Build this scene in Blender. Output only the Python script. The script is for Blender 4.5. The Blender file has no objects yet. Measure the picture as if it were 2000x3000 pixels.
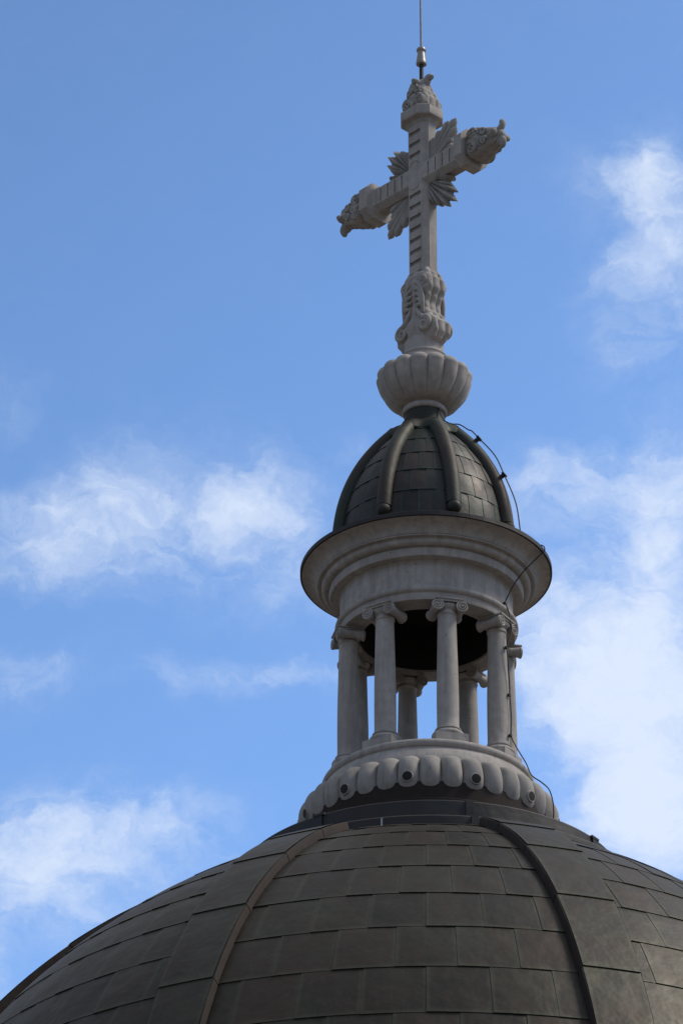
import bpy, bmesh, math, random
from mathutils import Vector, Matrix
R = math.radians
sc = bpy.context.scene
col = sc.collection

# ------------------------------------------------------------ camera
cam_d = bpy.data.cameras.new("camera")
cam = bpy.data.objects.new("camera", cam_d)
col.objects.link(cam)
CAM = Vector((-1.3556, -72.0191, 1.3805))
cam.location = CAM
cam.rotation_euler = (R(90 + 29.5), 0, 0)
cam_d.sensor_fit = 'VERTICAL'
cam_d.sensor_height = 24.0
cam_d.lens = 24.0 * 15000 / 3000
cam_d.clip_start = 0.5
cam_d.clip_end = 6000
sc.camera = cam

# ------------------------------------------------------------ light
SUN_EL, SUN_ROT = 52, 88
sun_d = bpy.data.lights.new("sun", 'SUN')
sun_d.energy = 2.6
sun_d.angle = R(15)
sun_d.color = (1.0, 0.90, 0.77)
sun = bpy.data.objects.new("sun", sun_d)
col.objects.link(sun)
sd = Vector((math.sin(R(SUN_ROT)) * math.cos(R(SUN_EL)), math.cos(R(SUN_ROT)) * math.cos(R(SUN_EL)), math.sin(R(SUN_EL))))
sun.rotation_euler = sd.to_track_quat('Z', 'Y').to_euler()
sc.view_settings.view_transform = 'Standard'
sc.view_settings.look = 'None'
sc.view_settings.gamma = 1
sc.view_settings.exposure = 0.0

# ------------------------------------------------------------ node helper
class NT:
    def __init__(s, tree):
        s.t = tree
    def n(s, typ, **kw):
        nd = s.t.nodes.new(typ)
        for k, v in kw.items():
            if k == 'ins':
                for kk, vv in v.items():
                    if isinstance(vv, bpy.types.NodeSocket):
                        s.t.links.new(vv, nd.inputs[kk])
                    else:
                        nd.inputs[kk].default_value = vv
            else:
                setattr(nd, k, v)
        return nd
    def m(s, op, a, b=None, c=None, clamp=False):
        ins = {0: a}
        if b is not None: ins[1] = b
        if c is not None: ins[2] = c
        nd = s.n('ShaderNodeMath', operation=op, ins=ins)
        nd.use_clamp = clamp
        return nd.outputs[0]
    def v(s, op, a, b=None):
        ins = {0: a}
        if b is not None: ins[1] = b
        nd = s.n('ShaderNodeVectorMath', operation=op, ins=ins)
        return nd.outputs['Value'] if op in ('LENGTH', 'DOT_PRODUCT') else nd.outputs[0]
    def mix(s, f, a, b, mode='MIX'):
        nd = s.n('ShaderNodeMix', data_type='RGBA', blend_type=mode)
        for k, vv in ((0, f), (6, a), (7, b)):
            if isinstance(vv, bpy.types.NodeSocket): s.t.links.new(vv, nd.inputs[k])
            else: nd.inputs[k].default_value = vv if k == 0 else (tuple(vv) + (1,))[:4]
        return nd.outputs[2]
    def ramp(s, f, stops):
        nd = s.n('ShaderNodeValToRGB', ins={0: f})
        el = nd.color_ramp.elements
        while len(el) < len(stops): el.new(0.5)
        for e, (p, c) in zip(el, stops):
            e.position = p
            e.color = (c, c, c, 1) if isinstance(c, (int, float)) else tuple(c) + (1,)
        return nd.outputs[0]
    def noise(s, vec, scale, detail=4, rough=0.55, dist=0.0, out=0):
        nd = s.n('ShaderNodeTexNoise', ins={'Vector': vec, 'Scale': scale, 'Detail': detail, 'Roughness': rough, 'Distortion': dist})
        return nd.outputs[out]

# ------------------------------------------------------------ world: sky with drifting clouds
world = bpy.data.worlds.new("World")
sc.world = world
world.use_nodes = True
wt = world.node_tree
wt.nodes.clear()
N = NT(wt)
sky = N.n('ShaderNodeTexSky', sky_type='NISHITA')
sky.sun_disc = False
sky.sun_elevation = R(SUN_EL)
sky.sun_rotation = R(SUN_ROT)
sky.air_density = 1.0
sky.dust_density = 1.2
sky.ozone_density = 1.6
tc = N.n('ShaderNodeTexCoord')
sep = N.n('ShaderNodeSeparateXYZ', ins={0: tc.outputs['Generated']})
X, Y, Z = sep.outputs
ay = N.m('MAXIMUM', Y, 0.05)
hr = N.m('SQRT', N.m('ADD', N.m('MULTIPLY', X, X), N.m('MULTIPLY', Y, Y)))
az = N.m('ARCTAN2', X, Y)
el = N.m('ARCTAN2', Z, hr)
# unit = degrees of arc over the southern patch of sky the church stands against
pu = N.m('MULTIPLY', az, 180 / math.pi * math.cos(R(29.5)))
pv = N.m('SUBTRACT', N.m('MULTIPLY', el, 180 / math.pi), 29.5)
pos = N.n('ShaderNodeCombineXYZ', ins={0: pu, 1: pv, 2: 0.0}).outputs[0]
warp = N.noise(pos, 0.75, 5, 0.6, out=1)
warp = N.v('SUBTRACT', warp, (0.5, 0.5, 0.5))
warp = N.n('ShaderNodeVectorMath', operation='SCALE', ins={0: warp, 'Scale': 1.5}).outputs[0]
wpos = N.v('ADD', pos, warp)
def deg(px, py):   # position in the sky of a cloud, degrees right of / above the aim
    k = 1.27551
    return math.degrees(math.atan((px * k - 1000) / 15000)), -math.degrees(math.atan((py * k - 1500) / 15000))
# centre x, y, half width, half height, strength
CL = [(290, 1170, 150, 100, .8), (540, 1180, 120, 90, .85), (100, 1250, 200, 80, .6), (400, 1330, 220, 70, .35), (690, 1240, 90, 110, .4), (20, 1180, 90, 70, .3),
      (280, 1925, 190, 85, .65), (130, 2040, 230, 110, .95), (430, 1910, 100, 60, .15), (0, 2270, 70, 90, .5),
      (1470, 410, 95, 80, .75), (1545, 530, 110, 170, .85), (1530, 710, 120, 110, .3), (1440, 610, 80, 60, .3),
      (1430, 1150, 220, 90, .75), (1550, 1080, 120, 110, .6), (1500, 1270, 140, 80, .5), (1290, 1100, 90, 50, .4),
      (1300, 1440, 130, 110, .75), (1400, 1580, 200, 120, .95), (1270, 1600, 110, 80, .6), (1560, 1640, 130, 210, .9), (1490, 1850, 140, 150, .95), (1540, 1980, 120, 110, .9), (1400, 1900, 110, 80, .4), (1370, 1740, 120, 90, .5), (1500, 1480, 90, 60, .35),
      (700, 1530, 110, 40, .6), (470, 1540, 130, 45, .5), (60, 1550, 130, 60, .5), (1540, 1360, 90, 90, .6), (1250, 1370, 80, 60, .35), (1470, 830, 110, 70, .25), (640, 1120, 110, 70, .35), (0, 940, 60, 60, .3), (860, 1030, 110, 30, .3), (850, 1350, 200, 50, .35), (380, 1010, 160, 50, .15)]
acc = None
for (cx, cy, wx, wy, st) in CL:
    u0, v0 = deg(cx, cy)
    s = 180 / math.pi * 1.27551 / 15000
    d = N.v('LENGTH', N.v('DIVIDE', N.v('SUBTRACT', wpos, (u0, v0, 0)), (wx * s * 1.30, wy * s * 1.30, 1)))
    g = N.m('EXPONENT', N.m('MULTIPLY', N.m('MULTIPLY', d, d), -1.3))
    g = N.m('MULTIPLY', g, st)
    acc = g if acc is None else N.m('ADD', acc, g)
# elsewhere in the sky: unseen cloud cover, added to neutralise the light
gen = N.noise(tc.outputs['Generated'], 3.2, 7, 0.6, 0.3)
far = N.m('SUBTRACT', 1.0, N.m('EXPONENT', N.m('MULTIPLY', N.m('POWER', N.m('DIVIDE', N.v('LENGTH', pos), 10.5), 7.0), -1.0)))
acc = N.m('ADD', acc, N.m('MULTIPLY', far, N.ramp(gen, [(0.30, 0.15), (0.52, 1.4)])))
fb = N.noise(wpos, 0.8, 10, 0.6, 0.35)
wst = N.n('ShaderNodeMapping', ins={'Vector': wpos, 'Rotation': (0, 0, R(-28)), 'Scale': (1.0, 2.3, 1.0)}).outputs[0]
fb2 = N.noise(wst, 1.5, 9, 0.62, 0.6)
tex = N.m('ADD', N.m('MULTIPLY', N.m('SUBTRACT', fb, 0.5), 2.0), N.m('MULTIPLY', N.m('SUBTRACT', fb2, 0.5), 1.5))
gate = N.m('MINIMUM', N.m('ADD', N.m('MULTIPLY', acc, 1.3), 0.10), 0.85)
dens = N.m('ADD', acc, N.m('MULTIPLY', tex, gate))
mr = N.n('ShaderNodeMapRange', interpolation_type='SMOOTHSTEP', ins={0: dens, 1: -0.10, 2: 1.85, 3: 0.0, 4: 0.95})
grad = N.m('MULTIPLY_ADD', N.m('MINIMUM', N.m('MAXIMUM', pv, -12.0), 8.0), -0.024, 0.97)
grad = N.m('ADD', grad, N.m('MULTIPLY', N.m('MINIMUM', N.m('MAXIMUM', pu, -6.0), 6.0), 0.013))
mask = N.m('POWER', mr.outputs[0], 1.05)
skyc = N.n('ShaderNodeVectorMath', operation='MULTIPLY', ins={0: sky.outputs[0], 1: (1.24, 1.60, 1.97)}).outputs[0]
# cloud colour: white in view, grey over the unseen sky to neutralise its light
zen = N.m('ADD', 0.30, N.m('MULTIPLY', N.m('MAXIMUM', Z, 0.0), 1.15))   # unseen overcast brightened overhead so light falls from above
grey = N.n('ShaderNodeVectorMath', operation='SCALE', ins={0: (3.3, 3.3, 3.35), 'Scale': zen}).outputs[0]
ccol = N.mix(far, (6.6, 7.4, 8.8), (0, 0, 0))
wt.links.new(grey, ccol.node.inputs[7])
colr = N.mix(mask, (0, 0, 0), (1, 1, 1))
wt.links.new(ccol, colr.node.inputs[7])
skyg = N.n('ShaderNodeVectorMath', operation='SCALE', ins={0: skyc, 'Scale': grad}).outputs[0]
wt.links.new(skyg, colr.node.inputs[6])
bg = N.n('ShaderNodeBackground', ins={'Color': colr, 'Strength': 0.115})
out = N.n('ShaderNodeOutputWorld', ins={0: bg.outputs[0]})

# ------------------------------------------------------------ materials
def mat(name):
    m = bpy.data.materials.new(name)
    m.use_nodes = True
    m.node_tree.nodes.clear()
    k = NT(m.node_tree)
    b = k.n('ShaderNodeBsdfPrincipled')
    k.n('ShaderNodeOutputMaterial', ins={0: b.outputs[0]})
    return m, k, b

def stone(name, c=(0.46, 0.425, 0.392), joints=0, j0=0.0):
    m, k, b = mat(name)
    t = k.n('ShaderNodeTexCoord').outputs['Object']
    g = k.n('ShaderNodeNewGeometry')
    p = g.outputs['Position']
    big = k.noise(p, 1.7, 5, 0.6)
    mid = k.noise(p, 7, 6, 0.65)
    fine = k.noise(p, 60, 3, 0.7)
    st = k.n('ShaderNodeMapping', ins={'Vector': p, 'Scale': (5.5, 5.5, 0.55)}).outputs[0]
    streak = k.noise(st, 1.6, 5, 0.65)
    c0 = k.mix(k.ramp(big, [(0.35, 0), (0.7, 1)]), [x * 0.82 for x in c], [c[0] * 1.1, c[1] * 1.1, c[2] * 1.1])
    c1 = k.mix(k.ramp(mid, [(0.4, 0), (0.66, 0.7)]), c0, [c[0] * 0.72, c[1] * 0.72, c[2] * 0.74])
    c2 = k.mix(k.ramp(streak, [(0.47, 0), (0.70, 0.8)]), c1, [c[0] * 0.62, c[1] * 0.6, c[2] * 0.58])
    c3 = k.mix(k.m('MULTIPLY', fine, 0.22), c2, (0.12, 0.115, 0.11))
    # small blow holes of the cast stone
    vor = k.n('ShaderNodeTexVoronoi', ins={'Vector': p, 'Scale': 7.0, 'Randomness': 1.0})
    hole = k.m('LESS_THAN', vor.outputs['Distance'], 0.075)
    sel = k.m('GREATER_THAN', k.n('ShaderNodeSeparateColor', ins={0: vor.outputs['Color']}).outputs[0], 0.72)
    hole = k.m('MULTIPLY', hole, sel)
    c4 = k.mix(k.m('MULTIPLY', hole, 0.75), c3, (0.04, 0.035, 0.03))
    hgt = k.m('ADD', k.m('MULTIPLY', mid, 0.6), k.m('MULTIPLY', fine, 0.35))
    hgt = k.m('SUBTRACT', hgt, k.m('MULTIPLY', hole, 1.5))
    if joints:
        s = k.n('ShaderNodeSeparateXYZ', ins={0: t})
        a = k.m('ADD', k.m('MULTIPLY', k.m('ARCTAN2', s.outputs[0], k.m('MULTIPLY', s.outputs[1], -1)), joints / (2 * math.pi)), j0 + 20)
        fr = k.m('ABSOLUTE', k.m('SUBTRACT', k.m('FRACT', a), 0.5))
        ln = k.m('LESS_THAN', fr, 0.0011 * joints / 8)
        c4 = k.mix(k.m('MULTIPLY', ln, 0.75), c4, (0.05, 0.045, 0.04))
    k.t.links.new(c4, b.inputs['Base Color'])
    b.inputs['Roughness'].default_value = 0.88
    b.inputs['Specular IOR Level'].default_value = 0.25
    bp = k.n('ShaderNodeBump', ins={'Strength': 0.55, 'Distance': 0.012, 'Height': hgt})
    k.t.links.new(bp.outputs[0], b.inputs['Normal'])
    return m

def copper(name, base, warm, green, rough=0.45, metal=0.35, tiles=True, gscale=1.0):
    """weathered brown copper with some green; the attribute 'tile' = (random, u, v) varies it sheet by sheet"""
    m, k, b = mat(name)
    p = k.n('ShaderNodeNewGeometry').outputs['Position']
    big = k.noise(p, 0.55, 5, 0.6)
    mid = k.noise(p, 3.0, 6, 0.65)
    fine = k.noise(p, 25, 4, 0.7)
    stv = k.n('ShaderNodeMapping', ins={'Vector': p, 'Scale': (3.2, 3.2, 0.4)}).outputs[0]
    streak = k.noise(stv, 1.2, 5, 0.6)
    c = k.mix(k.ramp(mid, [(0.38, 0), (0.66, 1)]), base, warm)
    c = k.mix(k.m('MULTIPLY', k.ramp(big, [(0.42, 0), (0.68, 1)]), 0.5 * gscale), c, green)
    c = k.mix(k.m('MULTIPLY', k.ramp(streak, [(0.48, 0), (0.68, 1)]), 0.6), c, [x * 0.6 for x in base])
    if tiles:
        at = k.n('ShaderNodeAttribute', attribute_name='tile')
        s = k.n('ShaderNodeSeparateColor', ins={0: at.outputs['Color']})
        rnd, uu, vv = s.outputs[0], s.outputs[1], s.outputs[2]
        c = k.mix(k.ramp(rnd, [(0.0, 0.55), (0.4, 0.0)]), c, warm)
        c = k.mix(k.ramp(rnd, [(0.55, 0.0), (1.0, 0.75)]), c, [x * 0.62 for x in base])
        e = k.m('MAXIMUM', k.m('ABSOLUTE', k.m('SUBTRACT', uu, 0.5)), k.m('ABSOLUTE', k.m('SUBTRACT', vv, 0.5)))
        ee = k.m('ADD', e, k.m('MULTIPLY', k.m('SUBTRACT', mid, 0.5), 0.10))
        c = k.mix(k.m('MULTIPLY', k.ramp(ee, [(0.42, 0), (0.505, 1)]), 0.60), c, [g * 1.7 for g in green])
        run = k.noise(k.n('ShaderNodeMapping', ins={'Vector': p, 'Scale': (7.0, 7.0, 0.45)}).outputs[0], 1.3, 6, 0.65)
        c = k.mix(k.m('MULTIPLY', k.ramp(run, [(0.55, 0), (0.72, 1)]), 0.35), c, [g * 1.5 for g in green])

    c = k.mix(k.m('MULTIPLY', fine, 0.18), c, [x * 0.5 for x in base])
    k.t.links.new(c, b.inputs['Base Color'])
    b.inputs['Metallic'].default_value = metal
    rg = k.m('ADD', rough - 0.08, k.m('MULTIPLY', mid, 0.2))
    k.t.links.new(rg, b.inputs['Roughness'])
    h = k.m('ADD', k.m('MULTIPLY', k.noise(p, 1.8, 3, 0.5), 1.0), k.m('MULTIPLY', fine, 0.03))
    bp = k.n('ShaderNodeBump', ins={'Strength': 0.5, 'Distance': 0.06, 'Height': h})
    k.t.links.new(bp.outputs[0], b.inputs['Normal'])
    return m

def plain(name, c, rough=0.5, metal=0.0):
    m, k, b = mat(name)
    p = k.n('ShaderNodeNewGeometry').outputs['Position']
    nz = k.noise(p, 12, 5, 0.65)
    cc = k.mix(k.ramp(nz, [(0.3, 0), (0.7, 1)]), [x * 0.75 for x in c], [x * 1.15 for x in c])
    k.t.links.new(cc, b.inputs['Base Color'])
    b.inputs['Roughness'].default_value = rough
    b.inputs['Metallic'].default_value = metal
    return m

M_stone = stone('cast_stone')
M_stone_j = stone('jointed_cast_stone', joints=8, j0=0.1)
M_stone_d = stone('weathered_cast_stone', (0.41, 0.385, 0.355))
M_dome = copper('dome_copper', (0.027, 0.023, 0.016), (0.038, 0.024, 0.015), (0.038, 0.041, 0.026), rough=0.47, metal=0.5, gscale=1.5)
M_domerib = copper('dome_rib_copper', (0.028, 0.024, 0.017), (0.038, 0.025, 0.016), (0.039, 0.043, 0.028), rough=0.47, metal=0.5, gscale=1.5)
M_edge = copper('rib_edge_copper', (0.017, 0.010, 0.007), (0.034, 0.015, 0.009), (0.014, 0.013, 0.010), 0.85, 0.0, False)
M_flash = copper('flashing_copper', (0.017, 0.015, 0.015), (0.030, 0.020, 0.017), (0.020, 0.023, 0.023), 0.55, 0.15, False)
M_cup = copper('cupola_copper', (0.027, 0.025, 0.026), (0.048, 0.029, 0.025), (0.018, 0.045, 0.038), 0.5, 0.45, True, 1.6)
M_cuprib = copper('cupola_rib_copper', (0.027, 0.022, 0.018), (0.048, 0.030, 0.021), (0.020, 0.042, 0.032), 0.6, 0.25, False, 1.6)
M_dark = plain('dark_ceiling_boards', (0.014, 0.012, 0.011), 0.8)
M_notch_shade = stone('notch_shade_stone', (0.33, 0.31, 0.29))  # darker stone for the notch backs: groove shade put into the colour
M_hole = plain('drain_shadow', (0.02, 0.018, 0.017), 0.9)
M_brick = plain('brown_band', (0.022, 0.013, 0.010), 0.9)
M_black = plain('black_cable', (0.012, 0.012, 0.013), 0.55)
M_steel = plain('rod_metal', (0.22, 0.22, 0.23), 0.4, 0.7)
M_zinc = plain('ferrule_metal', (0.30, 0.28, 0.25), 0.42, 0.5)
M_lead = plain('lead_patch', (0.45, 0.46, 0.46), 0.5)

# ------------------------------------------------------------ mesh helpers
class MB:
    def __init__(s):
        s.v = []; s.f = []; s.c = []
    def grid(s, rows, closed=False, cap0=False, cap1=False, cols=None):
        b = len(s.v); n = len(rows[0])
        for r in rows: s.v += [tuple(p) for p in r]
        if cols is not None:
            for r in cols: s.c += r
        m = n if closed else n - 1
        for i in range(len(rows) - 1):
            for j in range(m):
                a = b + i * n + j; c = b + i * n + (j + 1) % n
                s.f.append((a, c, c + n, a + n))
        if cap0: s.f.append(tuple(b + j for j in reversed(range(n))))
        if cap1: s.f.append(tuple(b + (len(rows) - 1) * n + j for j in range(n)))
    def box(s, x0, x1, y0, y1, z0, z1, M=None):
        vs = [Vector((x, y, z)) for z in (z0, z1) for x, y in ((x0, y0), (x1, y0), (x1, y1), (x0, y1))]
        if M is not None: vs = [M @ q for q in vs]
        b = len(s.v); s.v += [tuple(q) for q in vs]
        for f in ((3, 2, 1, 0), (4, 5, 6, 7), (0, 1, 5, 4), (1, 2, 6, 5), (2, 3, 7, 6), (3, 0, 4, 7)):
            s.f.append(tuple(b + i for i in f))
    def lathe(s, prof, seg=96, c=(0, 0), mod=None, cap0=False, cap1=False):
        rows = []
        for i, (r, z) in enumerate(prof):
            row = []
            for j in range(seg):
                a = 2 * math.pi * j / seg
                rr = r * (mod(a, z, r) if mod else 1)
                row.append((c[0] + rr * math.sin(a), c[1] - rr * math.cos(a), z))
            rows.append(row)
        s.grid(rows, True, cap0, cap1)
    def tube(s, path, rad, seg=10, cap=True, flat=None, up=None):
        """path of Vectors, rad number or list; flat = (width list, thickness list) for a leaf-like section"""
        path = [Vector(p) for p in path]; n = len(path); rows = []
        ref = Vector(up) if up is not None else Vector((0.13, 0.31, 0.94))
        prev = None
        for i, p in enumerate(path):
            t = (path[min(i + 1, n - 1)] - path[max(i - 1, 0)]).normalized()
            if up is not None or prev is None:
                a = t.cross(ref)
                if a.length < 1e-4: a = t.cross(Vector((1, 0, 0)))
            else:
                a = prev - t * prev.dot(t)
            a.normalize(); prev = a
            b = t.cross(a).normalized()
            if flat: ra, rb = flat[0][i], flat[1][i]
            else: ra = rb = rad[i] if isinstance(rad, (list, tuple)) else rad
            rows.append([p + a * ra * math.cos(2 * math.pi * j / seg) + b * rb * math.sin(2 * math.pi * j / seg) for j in range(seg)])
        s.grid(rows, True, cap, cap)
    def ball(s, c, r, seg=16, sq=(1, 1, 1)):
        rows = []
        for i in range(1, seg // 2):
            t = math.pi * i / (seg // 2)
            rows.append([(c[0] + r * sq[0] * math.sin(t) * math.sin(2 * math.pi * j / seg), c[1] - r * sq[1] * math.sin(t) * math.cos(2 * math.pi * j / seg), c[2] - r * sq[2] * math.cos(t)) for j in range(seg)])
        s.grid(rows, True, True, True)
    def xf(s, M):
        s.v = [tuple(M @ Vector(q)) for q in s.v]; return s
    def build(s, name, m, parent=None, smooth=35, recalc=True, m2=None, pick=None):
        me = bpy.data.meshes.new(name)
        me.from_pydata(s.v, [], s.f)
        me.update()
        if recalc:
            bm = bmesh.new(); bm.from_mesh(me)
            bmesh.ops.recalc_face_normals(bm, faces=bm.faces)
            bm.to_mesh(me); bm.free()
        if s.c:
            at = me.color_attributes.new('tile', 'FLOAT_COLOR', 'POINT')
            flat = []
            for q in s.c: flat += [q[0], q[1], q[2], 1.0]
            at.data.foreach_set('color', flat)
        if smooth:
            me.polygons.foreach_set('use_smooth', [True] * len(me.polygons))
            me.set_sharp_from_angle(angle=R(smooth))
        me.materials.append(m)
        if m2:
            me.materials.append(m2)
            for p in me.polygons:
                if pick([s.v[i] for i in p.vertices]): p.material_index = 1
        o = bpy.data.objects.new(name, me)
        col.objects.link(o)
        if parent: o.parent = parent
        return o

def thing(name, label, cat, loc=(0, 0, 0), rz=0.0, group=None):
    o = bpy.data.objects.new(name, None)
    col.objects.link(o)
    o.location = loc; o.rotation_euler = (0, 0, rz)
    o['label'] = label; o['category'] = cat
    if group: o['group'] = group
    o.empty_display_size = 0.3
    return o
def copy_part(o, parent, rz):
    """copy a part and its sub-parts, turned about the thing's axis"""
    c = o.copy(); col.objects.link(c); c.parent = parent
    c.rotation_euler = (0, 0, rz)
    for ch in o.children:
        d = ch.copy(); col.objects.link(d); d.parent = c
    return c

def smoothpts(pts, n):
    """Catmull-Rom through 2D/3D points"""
    P = [Vector(p) for p in pts]
    out = []
    for i in range(len(P) - 1):
        p0 = P[max(i - 1, 0)]; p1 = P[i]; p2 = P[i + 1]; p3 = P[min(i + 2, len(P) - 1)]
        for k in range(n):
            t = k / n
            out.append(0.5 * ((2 * p1) + (p2 - p0) * t + (2 * p0 - 5 * p1 + 4 * p2 - p3) * t * t + (3 * p1 - p0 - 3 * p2 + p3) * t ** 3))
    out.append(P[-1])
    return out
def interp(xs, ys, x):
    if x <= xs[0]: return ys[0]
    for i in range(len(xs) - 1):
        if x <= xs[i + 1]:
            t = (x - xs[i]) / (xs[i + 1] - xs[i]); t = t * t * (3 - 2 * t)
            return ys[i] * (1 - t) + ys[i + 1] * t
    return ys[-1]

ZC = 41.0    # height of the cornice edge of the lantern

class Curve:
    """meridian r(z) with lookup by arc length measured from its top"""
    def __init__(s, pts):
        s.p = pts; s.L = [0]
        for a, b in zip(pts, pts[1:]): s.L.append(s.L[-1] + math.hypot(b[0] - a[0], b[1] - a[1]))
    def at(s, d):
        L = s.L; d = max(0, min(d, L[-1] - 1e-6))
        lo, hi = 0, len(L) - 1
        while hi - lo > 1:
            mid = (lo + hi) // 2
            if L[mid] <= d: lo = mid
            else: hi = mid
        t = (d - L[lo]) / (L[hi] - L[lo])
        a, b = s.p[lo], s.p[hi]
        dr, dz = b[0] - a[0], b[1] - a[1]; l = math.hypot(dr, dz)
        return a[0] + dr * t, a[1] + dz * t, -dz / l, dr / l     # r, z, outward normal
    def pos(s, d, a, off=0.0):
        r, z, nr, nz = s.at(d)
        rr = r + nr * off
        return (rr * math.sin(a), -rr * math.cos(a), z + nz * off)

def clad(mb, cv, rows, a0, a1, seam, wid, lift=0.022, side=0.008, seed=1, du=4, dv=5, tuck=0.05):
    """overlapping sheets in the gore a0..a1 (radians); seam(row) gives one seam azimuth"""
    rnd = random.Random(seed)
    for i in range(len(rows) - 1):
        s0, s1 = rows[i], rows[i + 1]
        ph = seam(i)
        k = math.floor((a0 - ph) / wid)
        while ph + k * wid < a1 - 1e-4:
            b0, b1 = max(a0, ph + k * wid), min(a1, ph + (k + 1) * wid)
            k += 1
            if b1 - b0 < 0.004: continue
            j = [rnd.uniform(-0.006, 0.006) for _ in range(4)]
            jl = rnd.uniform(0.75, 1.3)
            rv = rnd.random()
            pil = rnd.uniform(-0.004, 0.014)
            R_, C_ = [], []
            for q in range(dv + 1):
                v = q / dv
                row, cr = [], []
                for p in range(du + 1):
                    u = p / du
                    aa = b0 + (b1 - b0) * u
                    ss = s0 - tuck * (1 - v) + (s1 - s0) * v + (j[0] * (1 - u) + j[1] * u) * v
                    off = 0.004 + lift * jl * v + side * (1 - u) + pil * math.sin(math.pi * u) * math.sin(math.pi * v)
                    row.append(cv.pos(ss, aa, off)); cr.append((rv, u, v))
                R_.append(row); C_.append(cr)
            # turned-down lower and side edges
            low = [cv.pos(s1 + j[0] * (1 - p / du) + j[1] * p / du, b0 + (b1 - b0) * p / du, -0.01) for p in range(du + 1)]
            mb.grid(R_, cols=C_)
            mb.grid([R_[-1], low], cols=[C_[-1], [(1.0, .5, .5)] * (du + 1)])
            lf = [r[0] for r in R_]
            lo = [cv.pos(s0 + (s1 - s0) * q / dv, b0, -0.006) for q in range(dv + 1)]
            mb.grid([lo, lf], cols=[[(1.0, .5, .5)] * (dv + 1), [c[0] for c in C_]])

# ============================================================ ground
g = MB()
rows = []
for rr in (0.01, 20, 60, 150, 400, 1200, 3000):
    rows.append([(rr * math.cos(2 * math.pi * j / 48), rr * math.sin(2 * math.pi * j / 48), 0) for j in range(48)])
g.grid(rows, True)
m, k, b = mat('ground_paving')
p = k.n('ShaderNodeNewGeometry').outputs['Position']
c = k.mix(k.ramp(k.noise(p, 0.25, 6, 0.6), [(0.35, 0), (0.65, 1)]), (0.10, 0.085, 0.07), (0.17, 0.145, 0.12))
k.t.links.new(c, b.inputs['Base Color']); b.inputs['Roughness'].default_value = 0.9
go = g.build('ground', m, None, 0)
go['kind'] = 'structure'; go['label'] = 'pale paved ground around the church'

# ============================================================ the great copper dome
DR, DH, DQ, DZ = 9.1436, 9.8574, 1.9585, 35.6076
pts = []
for i in range(401):
    t = math.pi / 2 * i / 400
    pts.append((DR * math.sin(t) ** (2 / DQ), DZ - DH + DH * max(0, math.cos(t)) ** (2 / DQ)))
DC = Curve(pts)
dome = thing('church_dome', 'large dark copper dome of overlapping sheets and raised ribs under the stone lantern', 'dome', (0, 0, 0))
RIBAZ = [R(a) for a in (16.9, -25.7, -70.8, -115.5, -161, 153.5, 109.5, 66.2)]
mb = MB()
CR = 0.9525
rows = [2.9] + [4.245 - CR * 0 + CR * i for i in range(0, 11)] + [DC.L[-1] - 0.01]
rows = [r for r in rows if r < DC.L[-1]]
TW = R(6.2)
for gi in range(8):
    cg = R(18.3 - 22.5 - 45 * gi)
    dlt = cg - R(-4.2)
    clad(mb, DC, rows, cg - R(22.4), cg + R(22.4), lambda i, d=dlt: R(-7.6 if i % 2 == 1 else -4.5) + d, TW, lift=0.013, side=0.008, seed=7 + gi)
cl = mb.build('sheet_cladding', M_dome, dome, 25, recalc=False)
# under-skin closing the laps, and the wall of the drum below
mb = MB()
mb.lathe([(r - 0.02, z) for r, z in pts[1::8]], 128)
mb.lathe([(DR - 0.05, DZ - DH), (DR + 0.45, DZ - DH - 0.02), (DR + 0.45, DZ - DH - 0.5), (DR + 0.1, DZ - DH - 0.6), (DR + 0.1, DZ - DH - 5.0)], 128)
mb.build('dome_shell', M_flash, dome, 30)
mb = MB()
mb.lathe([(DR + 0.05, DZ - DH - 5.0), (DR + 0.7, DZ - DH - 5.1), (DR + 0.7, DZ - DH - 5.7), (DR + 0.2, DZ - DH - 6), (DR + 0.2, 0)], 96)
mb.build('drum_wall', M_stone_d, dome, 30)
# one raised rib: flat band of sheets with a lap every 1.8 m, and its two side strips
RH, RW = 0.13, 0.42
def band(a, s, x, off):
    r, z, nr, nz = DC.at(s)
    rr = r + nr * off
    # x metres sideways from the rib's centre line
    return (rr * math.sin(a) + x * math.cos(a), -rr * math.cos(a) + x * math.sin(a), z + nz * off)
S0, S1 = 3.95, DC.L[-1] - 0.05
mb = MB(); rnd = random.Random(3)
laps = [S0, 4.9, 6.35, 8.15, 9.95, 11.75, S1]
for i in range(len(laps) - 1):
    R_, C_ = [], []
    rv = rnd.random() * 0.6 + 0.1
    n = 8
    for q in range(n + 1):
        v = q / n
        s = laps[i] - 0.04 * (1 - v) + (laps[i + 1] - laps[i]) * v
        off = RH + 0.018 * v
        fade = 1.0
        R_.append([band(0, s, -RW + 2 * RW * p / 6, off + 0.006 * math.sin(math.pi * p / 6)) for p in range(7)])
        C_.append([(rv, p / 6, v) for p in range(7)])
    mb.grid(R_, cols=C_)
    mb.grid([R_[-1], [band(0, laps[i + 1], -RW + 2 * RW * p / 6, RH - 0.01) for p in range(7)]], cols=[C_[-1], [(1, .5, .5)] * 7])
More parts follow.
